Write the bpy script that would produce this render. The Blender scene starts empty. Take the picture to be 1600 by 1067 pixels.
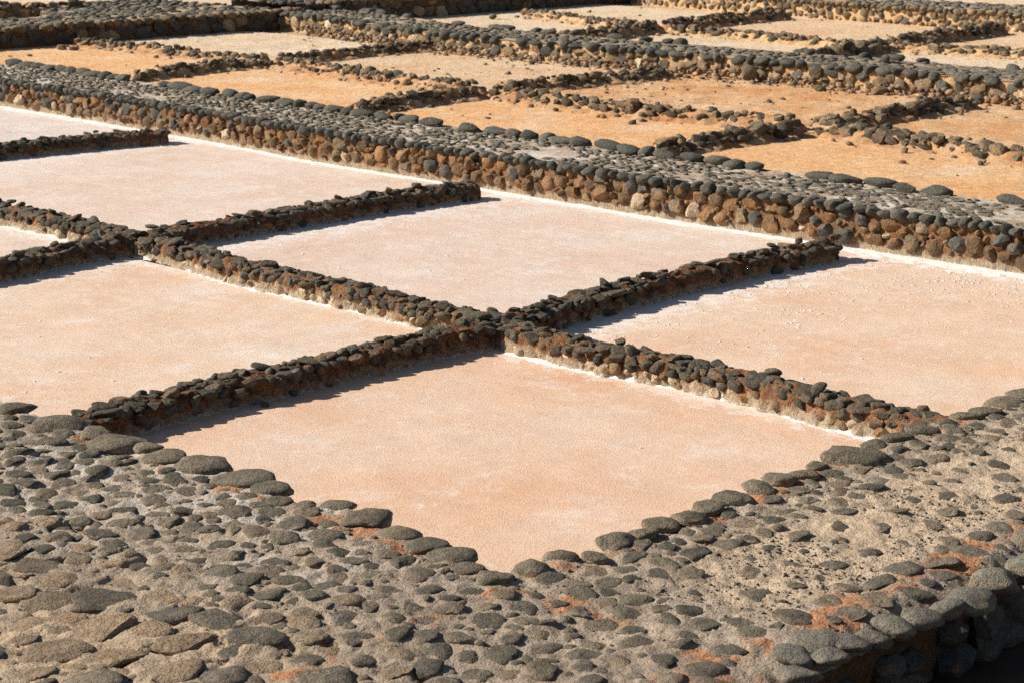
import bpy, bmesh, math, random
import numpy as np
from mathutils import Vector, Matrix, Euler

# ------------------------------------------------------------------ camera, sky, sun, exposure
# World X runs along the "u" walls, world Y along the "v" walls of the salt works, z = 0 is the brine level.
SC = bpy.context.scene
COL = SC.collection
F_PX, CAM_H = 3085.0, 4.0
PITCH = math.atan2(748, 3085)
HEAD = math.radians(43.86)                       # heading of the view from +X
FWD = np.array([math.cos(HEAD), math.sin(HEAD), 0.0])
RGT = np.array([math.sin(HEAD), -math.cos(HEAD), 0.0])
cam_d = bpy.data.cameras.new('camera')
cam = bpy.data.objects.new('camera', cam_d)
COL.objects.link(cam)
cam.location = (0, 0, CAM_H)
cam.rotation_euler = (math.pi / 2 - PITCH, 0, HEAD - math.pi / 2)
cam_d.sensor_width = 36.0
cam_d.lens = 36.0 * F_PX / 1600.0
cam_d.clip_end = 2000
cam_d.dof.use_dof = True
cam_d.dof.focus_distance = 13.0
cam_d.dof.aperture_fstop = 5.6
SC.camera = cam

SUN_EL = math.radians(33.5)
sh = RGT * 1.0 - FWD * 0.08
sh /= np.linalg.norm(sh)                          # direction in which shadows fall
world = bpy.data.worlds.new('World')
SC.world = world
world.use_nodes = True
wn = world.node_tree
bg = wn.nodes['Background']
sky = wn.nodes.new('ShaderNodeTexSky')
sky.sky_type = 'NISHITA'
sky.sun_disc = False
sky.sun_elevation = SUN_EL
sky.sun_rotation = math.atan2(-sh[0], -sh[1])
wn.links.new(sky.outputs[0], bg.inputs[0])
bg.inputs[1].default_value = 0.05
sun_d = bpy.data.lights.new('sun', 'SUN')
sun_d.energy = 5.0
sun_d.angle = math.radians(0.5)
sun_d.color = (1.0, 0.945, 0.86)
sun = bpy.data.objects.new('sun', sun_d)
COL.objects.link(sun)
L = Vector((sh[0] * math.cos(SUN_EL), sh[1] * math.cos(SUN_EL), -math.sin(SUN_EL)))
sun.rotation_euler = L.to_track_quat('-Z', 'Y').to_euler()
sun.location = (0, 30, 30)
SC.view_settings.view_transform = 'Standard'
SC.view_settings.look = 'None'
SC.view_settings.exposure = 0.55
SC.view_settings.gamma = 1.0
SC.view_settings.use_curve_mapping = False
SC.cycles.use_denoising = False           # keep the grain of stone, salt and sand

random.seed(7)
RNG = np.random.default_rng(11)


def un(px, py, z=0.0):
    """the point at height z that the pixel of the 1600 px wide photograph looks at"""
    x = (px - 800) / F_PX
    y = -(py - 533.5) / F_PX
    f = math.cos(PITCH) + y * math.sin(PITCH)
    dz = -math.sin(PITCH) + y * math.cos(PITCH)
    t = (z - CAM_H) / dz
    p = RGT * x * t + FWD * f * t
    return np.array([p[0], p[1], z]), t


def uni(a, b):
    return float(RNG.uniform(a, b))


# ------------------------------------------------------------------ noise
def _hash(i, j, k, s):
    h = (i * 374761393 + j * 668265263 + k * 2147483647 + s * 974711) & 0xFFFFFFFF
    h = ((h ^ (h >> 13)) * 1274126177) & 0xFFFFFFFF
    h = ((h ^ (h >> 16)) * 2246822519) & 0xFFFFFFFF
    return ((h ^ (h >> 15)) & 0xFFFFFF) / float(0xFFFFFF)


def vnoise(p, s=0):
    p = np.asarray(p, float)
    i = np.floor(p).astype(np.int64)
    f = p - i
    f = f * f * (3 - 2 * f)
    r = 0
    for a in (0, 1):
        for b in (0, 1):
            for c in (0, 1):
                w = (f[..., 0] if a else 1 - f[..., 0]) * (f[..., 1] if b else 1 - f[..., 1]) * (f[..., 2] if c else 1 - f[..., 2])
                r = r + w * _hash(i[..., 0] + a, i[..., 1] + b, i[..., 2] + c, s)
    return r * 2 - 1


def fbm(p, octv=4, s=0, gain=0.5):
    r, a, t = 0, 1.0, 0.0
    p = np.asarray(p, float)
    for o in range(octv):
        r = r + a * vnoise(p * (2.03 ** o) + 17.3 * o, s + o)
        t += a
        a *= gain
    return r / t


# ------------------------------------------------------------------ materials
class Mat:
    def __init__(self, name):
        self.m = bpy.data.materials.new(name)
        self.m.use_nodes = True
        self.t = self.m.node_tree
        self.b = self.t.nodes['Principled BSDF']
        self.pos = self.t.nodes.new('ShaderNodeNewGeometry').outputs['Position']
        self.oc = self.t.nodes.new('ShaderNodeTexCoord').outputs['Object']

    def lk(self, v, sock):
        if isinstance(v, bpy.types.NodeSocket):
            self.t.links.new(v, sock)
        elif isinstance(v, (tuple, list)) and len(v) == 3 and sock.type == 'RGBA':
            sock.default_value = (*v, 1)
        else:
            sock.default_value = v

    def scale(self, vec, sc):
        n = self.t.nodes.new('ShaderNodeMapping')
        self.lk(vec, n.inputs[0])
        n.inputs['Scale'].default_value = sc
        return n.outputs[0]

    def noise(self, sc, det=4, rough=0.55, vec=None, dist=0.0):
        n = self.t.nodes.new('ShaderNodeTexNoise')
        self.lk(vec if vec is not None else self.pos, n.inputs['Vector'])
        n.inputs['Scale'].default_value = sc
        n.inputs['Detail'].default_value = det
        n.inputs['Roughness'].default_value = rough
        n.inputs['Distortion'].default_value = dist
        return n.outputs[0]

    def voro(self, sc, feat='F1', vec=None, out='Distance'):
        n = self.t.nodes.new('ShaderNodeTexVoronoi')
        n.feature = feat
        self.lk(vec if vec is not None else self.pos, n.inputs['Vector'])
        n.inputs['Scale'].default_value = sc
        return n.outputs[out]

    def ramp(self, f, stops, interp='LINEAR'):
        n = self.t.nodes.new('ShaderNodeValToRGB')
        n.color_ramp.interpolation = interp
        e = n.color_ramp.elements
        while len(e) < len(stops):
            e.new(0.5)
        for x, (p, c) in zip(e, stops):
            x.position = p
            x.color = (*c, 1) if isinstance(c, (tuple, list)) else (c, c, c, 1)
        self.lk(f, n.inputs[0])
        return n.outputs[0]

    def mix(self, a, b, f):
        n = self.t.nodes.new('ShaderNodeMix')
        n.data_type = 'RGBA'
        self.lk(f, n.inputs[0])
        self.lk(a, n.inputs[6])
        self.lk(b, n.inputs[7])
        return n.outputs[2]

    def mul(self, a, b):
        n = self.t.nodes.new('ShaderNodeMix')
        n.data_type = 'RGBA'
        n.blend_type = 'MULTIPLY'
        n.inputs[0].default_value = 1
        self.lk(a, n.inputs[6])
        self.lk(b, n.inputs[7])
        return n.outputs[2]

    def op(self, o, a, b=0.0, c=0.0):
        n = self.t.nodes.new('ShaderNodeMath')
        n.operation = o
        for v, s in zip((a, b, c), n.inputs):
            self.lk(v, s)
        return n.outputs[0]

    def sep(self, v, k):
        n = self.t.nodes.new('ShaderNodeSeparateXYZ')
        self.lk(v, n.inputs[0])
        return n.outputs[k]

    def rng(self, v, a, b, c=0.0, d=1.0):
        n = self.t.nodes.new('ShaderNodeMapRange')
        for x, s in zip((v, a, b, c, d), n.inputs):
            self.lk(x, s)
        return n.outputs[0]

    def rnd(self):
        o = self.t.nodes.new('ShaderNodeObjectInfo').outputs['Random']
        g = self.t.nodes.new('ShaderNodeNewGeometry').outputs['Random Per Island']
        return self.op('FRACT', self.op('ADD', o, g))

    def bump(self, h, strength, dist, nrm=None):
        n = self.t.nodes.new('ShaderNodeBump')
        n.inputs['Strength'].default_value = strength
        n.inputs['Distance'].default_value = dist
        self.lk(h, n.inputs['Height'])
        if nrm is not None:
            self.lk(nrm, n.inputs['Normal'])
        return n.outputs[0]

    def out(self, col, rough=0.85, nrm=None, spec=0.3):
        self.lk(col, self.b.inputs['Base Color'])
        self.lk(rough, self.b.inputs['Roughness'])
        self.b.inputs['Specular IOR Level'].default_value = spec
        if nrm is not None:
            self.lk(nrm, self.b.inputs['Normal'])
        return self.m


def stone_mat(name, cols, stain=(0.30, 0.17, 0.09), stain_amt=0.3, dust=(0.3, 0.24, 0.18), dust_amt=0.3, foot=0.0, foot_col=(0.42, 0.34, 0.26), fine=70.0, spec=0.35):
    k = Mat(name)
    r = k.rnd()
    n = len(cols)
    base = k.ramp(r, [((i + 0.5) / n, c) for i, c in enumerate(cols)])
    mott = k.noise(14, 5, 0.6)
    base = k.mul(base, k.ramp(mott, [(0.25, 0.62), (0.75, 1.4)]))
    grain = k.noise(fine * 2.2, 3, 0.7)
    base = k.mul(base, k.ramp(grain, [(0.3, 0.6), (0.7, 1.4)]))
    if dust_amt:
        d = k.noise(5.5, 6, 0.65)
        base = k.mix(base, dust, k.rng(d, 0.62 - dust_amt * 0.35, 0.85 - dust_amt * 0.2, 0, 0.8))
    if stain_amt:
        s = k.noise(8.0, 5, 0.6, vec=k.scale(k.pos, (1.0, 1.0, 0.6)))
        base = k.mix(base, stain, k.rng(s, 0.68 - stain_amt * 0.3, 0.8 - stain_amt * 0.25, 0, 0.85))
    if foot:
        z = k.sep(k.oc, 2)
        m = k.op('ADD', k.rng(z, 0.7, -0.1, 0, 1), k.rng(k.noise(16, 5, 0.7), 0.35, 0.65, -0.75, 0.4))
        base = k.mix(base, foot_col, k.rng(m, 0.35, 0.75, 0, foot))
    b1 = k.bump(k.noise(fine * 0.3, 6, 0.64), 0.9, 0.045)
    pit = k.rng(k.voro(fine * 0.8), 0.05, 0.4, 0, 1)
    b2 = k.bump(pit, 0.8, 0.018, b1)
    b3 = k.bump(k.noise(fine * 1.9, 3, 0.75), 0.6, 0.008, b2)
    return k.out(base, k.rng(mott, 0.3, 0.7, 0.72, 0.92), b3, spec)


BAS = [(0.078, 0.074, 0.058), (0.114, 0.105, 0.079), (0.096, 0.092, 0.073), (0.156, 0.137, 0.101), (0.085, 0.077, 0.061), (0.130, 0.110, 0.079)]
M_BASALT = stone_mat('basalt_rounded', BAS, stain_amt=0.12, dust_amt=0.12, fine=90)
M_SLAB = stone_mat('basalt_slab', [(0.068, 0.060, 0.042), (0.114, 0.096, 0.064), (0.089, 0.077, 0.054), (0.153, 0.117, 0.071), (0.079, 0.062, 0.042), (0.181, 0.114, 0.064)], stain_amt=0.18, stain=(0.22, 0.11, 0.055), dust_amt=0.1, fine=80)
M_COBBLE = stone_mat('basalt_cobble', [(0.094, 0.083, 0.059), (0.176, 0.144, 0.098), (0.124, 0.106, 0.080), (0.247, 0.181, 0.114), (0.107, 0.091, 0.068), (0.158, 0.133, 0.096), (0.200, 0.159, 0.109)], stain_amt=0.06, dust=(0.33, 0.26, 0.19), dust_amt=0.36, foot=0.6, foot_col=(0.42, 0.33, 0.245), fine=95, spec=0.25)
M_COPING = stone_mat('basalt_coping', [(0.142, 0.118, 0.080), (0.186, 0.147, 0.097), (0.159, 0.132, 0.091), (0.222, 0.174, 0.113)], stain_amt=0.1, dust=(0.32, 0.26, 0.2), dust_amt=0.34, foot=0.6, foot_col=(0.42, 0.30, 0.21), fine=95, spec=0.28)
M_KERB = stone_mat('basalt_kerb', [(0.19, 0.168, 0.13), (0.23, 0.20, 0.15), (0.155, 0.14, 0.11), (0.21, 0.18, 0.135)], stain_amt=0.1, dust=(0.38, 0.32, 0.24), dust_amt=0.35, foot=0.4, foot_col=(0.42, 0.3, 0.2), fine=95, spec=0.2)
M_TAN = stone_mat('dusted_slab', [(0.265, 0.186, 0.118), (0.311, 0.217, 0.133), (0.212, 0.156, 0.106), (0.344, 0.229, 0.139)], stain_amt=0.1, dust=(0.34, 0.265, 0.19), dust_amt=0.45, foot=0.8, foot_col=(0.38, 0.30, 0.22), fine=75, spec=0.15)
M_FLAT = stone_mat('basalt_flat', [(0.130, 0.119, 0.090), (0.190, 0.166, 0.120), (0.100, 0.093, 0.073), (0.240, 0.195, 0.133), (0.150, 0.133, 0.103)], stain=(0.34, 0.2, 0.11), stain_amt=0.15, dust=(0.42, 0.34, 0.255), dust_amt=0.4, fine=80, spec=0.25)
M_CRUSTED = stone_mat('salt_crusted_stone', [(0.42, 0.30, 0.185), (0.50, 0.37, 0.24), (0.36, 0.24, 0.14), (0.56, 0.44, 0.30)], stain=(0.38, 0.19, 0.09), stain_amt=0.3, dust=(0.62, 0.52, 0.40), dust_amt=0.4, fine=60, spec=0.15)
M_RUBBLE = stone_mat('rubble_brown', [(0.130, 0.081, 0.042), (0.201, 0.119, 0.058), (0.100, 0.072, 0.042), (0.282, 0.142, 0.058), (0.153, 0.105, 0.059), (0.330, 0.180, 0.081)], stain=(0.36, 0.17, 0.075), stain_amt=0.5, dust=(0.34, 0.25, 0.16), dust_amt=0.35, fine=70, spec=0.2)
M_GREY = stone_mat('rubble_grey', [(0.09, 0.085, 0.075), (0.13, 0.115, 0.095), (0.07, 0.068, 0.062), (0.16, 0.13, 0.10)], stain=(0.30, 0.15, 0.075), stain_amt=0.3, dust=(0.3, 0.23, 0.16), dust_amt=0.25, fine=70, spec=0.2)  # grey rubble tones, also mixed into the browner wall faces
M_FIELD = stone_mat('field_stone', [(0.109, 0.090, 0.061), (0.174, 0.135, 0.084), (0.275, 0.192, 0.108), (0.087, 0.074, 0.054), (0.362, 0.244, 0.128), (0.145, 0.113, 0.072)], stain=(0.38, 0.20, 0.09), stain_amt=0.35, dust=(0.40, 0.29, 0.185), dust_amt=0.4, fine=60, spec=0.2)


def core_mat(name, zb, top=(0.30, 0.135, 0.06), mid=(0.24, 0.125, 0.065), crust=(0.50, 0.37, 0.235), crust_h=0.10):
    """rough mortar: rusty above, pale salt-stained crust along the waterline"""
    k = Mat(name)
    z = k.op('SUBTRACT', k.sep(k.pos, 2), zb)
    n1 = k.noise(9, 6, 0.65)
    c = k.mix(top, mid, k.rng(k.noise(5, 4, 0.6), 0.35, 0.65, 0, 1))
    c = k.mul(c, k.ramp(k.noise(38, 5, 0.7), [(0.3, 0.55), (0.7, 1.45)]))
    cr = k.mul(k.mix(crust, (0.60, 0.49, 0.36), k.rng(n1, 0.4, 0.7, 0, 1)), k.ramp(k.noise(30, 5, 0.7, vec=k.scale(k.pos, (1, 1, 0.3))), [(0.3, 0.66), (0.7, 1.25)]))
    edge = k.op('ADD', z, k.rng(n1, 0.3, 0.7, -0.06, 0.06))
    c = k.mix(cr, c, k.rng(edge, crust_h - 0.02, crust_h + 0.025, 0, 1))
    white = k.op('ADD', z, k.rng(k.noise(22, 4, 0.7), 0.3, 0.7, -0.03, 0.03))
    c = k.mix((0.74, 0.67, 0.57), c, k.rng(white, 0.0, 0.028, 0, 1))
    b = k.bump(k.noise(26, 6, 0.72, vec=k.scale(k.pos, (1, 1, 0.4))), 1.0, 0.09)
    b = k.bump(k.noise(110, 4, 0.7), 0.7, 0.008, b)
    return k.out(c, 0.92, b, 0.15)


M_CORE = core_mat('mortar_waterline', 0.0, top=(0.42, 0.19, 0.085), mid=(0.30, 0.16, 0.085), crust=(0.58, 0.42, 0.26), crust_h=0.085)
M_CORE_U = core_mat('mortar_brown_shaded', 0.0, top=(0.30, 0.12, 0.05), mid=(0.14, 0.075, 0.042), crust=(0.36, 0.235, 0.145), crust_h=0.07)  # brown mud mortar, darkened further to put shade on the u walls' faces
M_CORE1 = core_mat('mortar_far_walkway', 0.0, top=(0.38, 0.18, 0.085), mid=(0.25, 0.145, 0.08), crust=(0.50, 0.36, 0.22), crust_h=0.09)
M_CORE_OUT = core_mat('mortar_outer', -0.1, top=(0.26, 0.12, 0.055), mid=(0.16, 0.10, 0.06), crust_h=0.04)


def soil_mat(name, cols, gravel=0.5, salt=0.0, redz=None, sc=1.0):
    k = Mat(name)
    n = k.noise(0.9 * sc, 6, 0.6)
    c = k.ramp(n, [(0.28 + 0.44 * i / (len(cols) - 1), x) for i, x in enumerate(cols)])
    c = k.mul(c, k.ramp(k.noise(7, 6, 0.7), [(0.3, 0.78), (0.7, 1.2)]))
    c = k.mul(c, k.ramp(k.noise(120, 3, 0.7), [(0.3, 0.72), (0.7, 1.26)]))
    if gravel:
        v = k.voro(60)
        keep = k.rng(k.noise(1.6, 4, 0.6), 0.5 - 0.2 * gravel, 0.72 - 0.2 * gravel, 0, 1)
        dots = k.op('MULTIPLY', k.rng(v, 0.24, 0.16, 0, 1), keep)
        dots = k.op('MULTIPLY', dots, k.rng(k.noise(31, 2), 0.42, 0.52, 0, 1))
        c = k.mix(c, (0.10, 0.075, 0.052), k.op('MULTIPLY', dots, 0.8))
    if salt:
        s = k.rng(k.noise(2.2, 7, 0.7), 0.62 - 0.12 * salt, 0.74 - 0.12 * salt, 0, 0.85)
        c = k.mix(c, (0.70, 0.64, 0.56), s)
    b = k.bump(k.noise(9, 7, 0.68), 0.7, 0.06)
    b = k.bump(k.noise(70, 4, 0.74), 0.8, 0.02, b)
    return k.out(c, 0.93, b, 0.12)


def walkway_mat(name):
    """grey-tan sandy mortar between the cobbles with gravel, salt bloom and rusty soil along the pan edge"""
    k = Mat(name)
    u, v = k.sep(k.pos, 0), k.sep(k.pos, 1)
    c = k.ramp(k.noise(1.3, 6, 0.62), [(0.28, (0.31, 0.24, 0.175)), (0.5, (0.38, 0.295, 0.215)), (0.72, (0.45, 0.355, 0.265))])
    c = k.mix(c, (0.52, 0.37, 0.225), k.rng(k.op('ADD', k.rng(u, 6.4, 4.6, 0, 1), k.rng(k.noise(1.9, 4), 0.3, 0.7, -0.6, 0.3)), 0.2, 0.8, 0, 0.55))
    sandy = k.op('MULTIPLY', k.rng(u, 6.9, 8.2, 0, 1), k.rng(k.op('ABSOLUTE', k.op('SUBTRACT', v, 5.75)), 0.75, 0.25, 0, 1))
    c = k.mix(c, (0.56, 0.42, 0.285), k.rng(k.op('ADD', sandy, k.rng(k.noise(2.4, 6, 0.7), 0.3, 0.7, -0.4, 0.4)), 0.3, 0.8, 0, 0.85))
    c = k.mul(c, k.ramp(k.noise(9, 6, 0.7), [(0.3, 0.7), (0.7, 1.25)]))
    c = k.mul(c, k.ramp(k.noise(150, 3, 0.75), [(0.3, 0.62), (0.7, 1.3)]))
    bloom = k.op('MULTIPLY', k.rng(k.noise(3.1, 7, 0.7), 0.45, 0.62, 0, 1), k.op('MULTIPLY', k.rng(k.op('ADD', u, k.op('MULTIPLY', v, 0.25)), 7.6, 8.8, 0.06, 0.6), k.rng(v, 6.4, 7.6, 0.1, 1.0)))
    c = k.mix(c, (0.74, 0.68, 0.60), bloom)
    e = k.op('MINIMUM', k.op('ABSOLUTE', k.op('SUBTRACT', u, 6.86)), k.op('ABSOLUTE', k.op('SUBTRACT', v, 6.56)))
    e2 = k.op('MINIMUM', e, k.op('SUBTRACT', k.op('ABSOLUTE', k.op('SUBTRACT', v, 5.2)), 0.06))
    rust = k.op('ADD', k.rng(e2, 0.0, 0.26, 0.62, 0.0), k.rng(k.noise(2.2, 9, 0.74), 0.3, 0.7, -0.66, 0.34))
    c = k.mix(c, k.mul((0.46, 0.215, 0.105), k.ramp(k.noise(45, 6, 0.75), [(0.3, 0.55), (0.7, 1.35)])), k.rng(rust, 0.36, 0.5, 0, 0.95))
    dots = k.op('MULTIPLY', k.rng(k.voro(75), 0.27, 0.17, 0, 1), k.rng(k.noise(2.3, 4, 0.6), 0.42, 0.6, 0, 1))
    c = k.mix(c, (0.075, 0.06, 0.045), k.op('MULTIPLY', dots, k.rng(k.noise(26, 2), 0.35, 0.5, 0, 0.9)))
    b = k.bump(k.noise(14, 6, 0.68), 0.8, 0.05)
    b = k.bump(k.voro(65), 0.5, 0.012, b)
    b = k.bump(k.noise(120, 4, 0.72), 0.6, 0.01, b)
    return k.out(c, 0.93, b, 0.12)


def pan_mat(name, c1, c2, c3, white=0.3, streak=0.0, rim=None):
    k = Mat(name)
    n = k.noise(0.55, 5, 0.55)
    c = k.ramp(n, [(0.3, c1), (0.5, c2), (0.7, c3)])
    tilt = k.scale(k.pos, (1.0, 0.35, 1.0))
    c = k.mul(c, k.ramp(k.noise(3.5, 9, 0.78, vec=tilt), [(0.3, 0.91), (0.7, 1.11)]))
    g = k.noise(75, 3, 0.75)
    c = k.mul(c, k.ramp(g, [(0.3, 0.70), (0.7, 1.28)]))
    g2 = k.noise(230, 2, 0.7)
    c = k.mul(c, k.ramp(g2, [(0.3, 0.76), (0.72, 1.2)]))
    sp = k.rng(k.noise(110, 2, 0.5), 0.60, 0.68, 0, 0.75)
    c = k.mix(c, (0.86, 0.80, 0.74), sp)
    if white:
        w = k.rng(k.noise(1.3, 9, 0.82), 0.56 - 0.08 * white, 0.74 - 0.08 * white, 0, 0.75)
        c = k.mix(c, (0.84, 0.76, 0.69), w)
        wet = k.rng(k.noise(0.8, 6, 0.7, vec=k.scale(k.pos, (1.3, 0.8, 1))), 0.50, 0.67, 0, 0.26)
        c = k.mix(c, k.mul(c, (0.90, 0.70, 0.54)), wet)
    if streak:
        s = k.rng(k.noise(4.5, 8, 0.78, vec=k.scale(k.pos, (1.5, 0.7, 1))), 0.52, 0.72, 0, streak)
        c = k.mix(c, (0.86, 0.79, 0.74), s)
    if rim:
        # salt film gathering towards the walls of this pan: (axis, wall line, reach, strength)
        for ax, ln, reach, st in rim:
            dd = k.op('ABSOLUTE', k.op('SUBTRACT', k.sep(k.pos, ax), ln))
            near = k.op('ADD', k.rng(dd, 0.0, reach, 0.42, -0.25), k.rng(k.noise(7, 7, 0.75, vec=k.scale(k.pos, (1.0, 0.8, 1))), 0.25, 0.75, -0.5, 0.5))
            c = k.mix(c, (0.88, 0.82, 0.77), k.rng(near, 0.14, 0.34, 0, st))
    ring = k.rng(k.op('ABSOLUTE', k.op('SUBTRACT', k.noise(0.8, 5, 0.6, dist=0.6), 0.5)), 0.0, 0.014, 0.38, 0.0)
    c = k.mix(c, (0.86, 0.78, 0.70), k.op('MULTIPLY', ring, k.rng(k.noise(5, 4, 0.7), 0.42, 0.6, 0, 1)))
    b = k.bump(k.noise(2.5, 5, 0.6), 0.25, 0.06)
    b = k.bump(g, 0.5, 0.02, b)
    b = k.bump(g2, 0.6, 0.008, b)
    return k.out(c, k.rng(g, 0.3, 0.7, 0.45, 0.8), b, 0.3)


def salt_mat():
    k = Mat('salt_white')
    c = k.ramp(k.noise(18, 6, 0.7), [(0.3, (0.70, 0.60, 0.52)), (0.6, (0.86, 0.82, 0.77))])
    b = k.bump(k.noise(60, 5, 0.7), 0.8, 0.015)
    return k.out(c, 0.7, b, 0.3)


M_SALT = salt_mat()
M_GROUND = soil_mat('bare_ground', [(0.42, 0.27, 0.16), (0.46, 0.32, 0.20), (0.5, 0.37, 0.25)])
M_BERM = soil_mat('rusty_soil', [(0.52, 0.23, 0.095), (0.52, 0.30, 0.155), (0.56, 0.39, 0.24)], gravel=0.3, sc=2.0)
M_BERM2 = soil_mat('ochre_mortar', [(0.46, 0.25, 0.12), (0.62, 0.39, 0.195), (0.50, 0.36, 0.23)], gravel=0.2, sc=2.5)
M_WALK = walkway_mat('sandy_mortar')
M_WALK1 = soil_mat('salted_mortar', [(0.42, 0.30, 0.20), (0.48, 0.36, 0.26), (0.6, 0.5, 0.4)], gravel=0.2, salt=1.2, sc=1.4)
M_WALK2 = soil_mat('dry_mortar', [(0.40, 0.285, 0.185), (0.46, 0.34, 0.23), (0.52, 0.40, 0.28)], gravel=0.3, sc=1.4)


# ------------------------------------------------------------------ mesh helpers
def ico(sub):
    bm = bmesh.new()
    bmesh.ops.create_icosphere(bm, subdivisions=sub, radius=1.0)
    v = np.array([x.co[:] for x in bm.verts])
    f = np.array([[y.index for y in x.verts] for x in bm.faces])
    bm.free()
    return v / np.linalg.norm(v, axis=1)[:, None], f


ICO = {s: ico(s) for s in (1, 2, 3, 4)}


def mesh_np(name, v, f, mat, smooth=True):
    me = bpy.data.meshes.new(name)
    v = np.ascontiguousarray(v, np.float32)
    f = np.ascontiguousarray(f, np.int32)
    n = f.shape[1]
    me.vertices.add(len(v))
    me.vertices.foreach_set('co', v.ravel())
    me.loops.add(f.size)
    me.loops.foreach_set('vertex_index', f.ravel())
    me.polygons.add(len(f))
    me.polygons.foreach_set('loop_start', np.arange(0, f.size, n, dtype=np.int32))
    me.polygons.foreach_set('use_smooth', np.full(len(f), smooth, dtype=bool))
    me.materials.append(mat)
    me.update(calc_edges=True)
    me.validate()
    return me


def stone_verts(seed, kind, sub):
    r = np.random.default_rng(seed)
    d, f = ICO[sub]
    n_cut, lo, hi, k, na, nf = {'pebble': (6, 0.66, 1.0, 6, 0.10, 1.8), 'slab': (7, 0.42, 0.85, 30, 0.06, 2.2), 'rubble': (8, 0.48, 0.9, 14, 0.11, 2.0),
                                'block': (8, 0.55, 0.85, 30, 0.06, 2.4), 'flat': (7, 0.5, 0.95, 10, 0.13, 1.9)}[kind]
    nn = r.normal(size=(n_cut, 3))
    if kind in ('slab', 'flat'):
        nn[:2] = [[0.1 * r.normal(), 0.1 * r.normal(), 1], [0.1 * r.normal(), 0.1 * r.normal(), -1]]
        nn[2:, 2] *= 0.4
    if kind == 'block':
        nn[:6] = np.array([[1, 0, 0], [-1, 0, 0], [0, 1, 0], [0, -1, 0], [0, 0, 1], [0, 0, -1]]) + 0.14 * r.normal(size=(6, 3))
    nn /= np.linalg.norm(nn, axis=1)[:, None]
    h = r.uniform(lo, hi, n_cut)
    q = np.maximum(d @ nn.T, 0) / h
    rad = (1 + (q ** k).sum(1)) ** (-1.0 / k)
    p = d * rad[:, None]
    if kind == 'pebble':                       # a broken face or two
        for _ in range(r.integers(0, 3)):
            nb = r.normal(size=3)
            nb /= np.linalg.norm(nb)
            lim = r.uniform(0.62, 0.85)
            over = np.maximum(p @ nb - lim, 0)
            p = p - nb * over[:, None] * 0.9
    off = r.uniform(0, 100, 3)
    p = p * (1 + na * 1.6 * fbm(d * nf + off, 3)[:, None] + na * 0.55 * fbm(d * 5 + off, 3)[:, None])
    if kind in ('slab', 'flat', 'rubble') and sub >= 2:
        p = p * (1 + 0.05 * np.sign(vnoise(d * 3.1 + off))[:, None] * np.abs(vnoise(d * 3.1 + off))[:, None] ** 0.5)
    lo_, hi_ = p.min(0), p.max(0)
    return (p - (lo_ + hi_) / 2) / ((hi_ - lo_) / 2), f


LIB = {}


def lib(kind, mat, sub, n=14):
    key = (kind, mat.name, sub)
    if key not in LIB:
        LIB[key] = [mesh_np(f'{kind}_stone_{mat.name}', *stone_verts(100 + i * 7 + len(kind), kind, sub), mat) for i in range(n)]
        if kind in ('slab', 'block', 'rubble'):
            for me in LIB[key]:
                me.set_sharp_from_angle(angle=math.radians(32))
    return LIB[key]


LOW = {k: [stone_verts(900 + i, k, 1) for i in range(8)] for k in ('pebble', 'slab', 'rubble', 'flat')}
MID = {k: [stone_verts(940 + i, k, 2) for i in range(8)] for k in ('flat', 'slab', 'pebble')}


def link(o, parent=None):
    COL.objects.link(o)
    if parent is not None:
        o.parent = parent
    return o


def tag(o, label=None, cat=None, group=None, kind=None):
    for k, v in (('label', label), ('category', cat), ('group', group), ('kind', kind)):
        if v:
            o[k] = v
    return o


def empty(name, loc, label, cat, group=None, kind=None):
    o = bpy.data.objects.new(name, None)
    o.empty_display_size = 0.1
    o.location = loc
    link(o)
    return tag(o, label, cat, group, kind)


def put(parent, name, kind, mat, loc, half, rot=(0, 0, 0), sub=2):
    me = random.choice(lib(kind, mat, sub))
    o = bpy.data.objects.new(name, me)
    p = np.asarray(loc, float)
    if parent is not None:
        p = p - np.array(parent.location)
    o.location = p
    o.rotation_euler = rot if not isinstance(rot, Matrix) else rot.to_euler()
    o.scale = half
    return link(o, parent)


def joined(name, items, mat, parent=None, lib_=LOW):
    """many small stones as one mesh; items = (kind, loc, half, euler)"""
    vs, fs, n = [], [], 0
    base = np.array(parent.location) if parent is not None else np.zeros(3)
    for kind, loc, half, eul in items:
        v, f = random.choice(lib_[kind])
        R = np.array(Euler(eul).to_matrix())
        vs.append((v * np.array(half)) @ R.T + np.asarray(loc) - base)
        fs.append(f + n)
        n += len(v)
    o = bpy.data.objects.new(name, mesh_np(name, np.concatenate(vs), np.concatenate(fs), mat))
    return link(o, parent)


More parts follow.
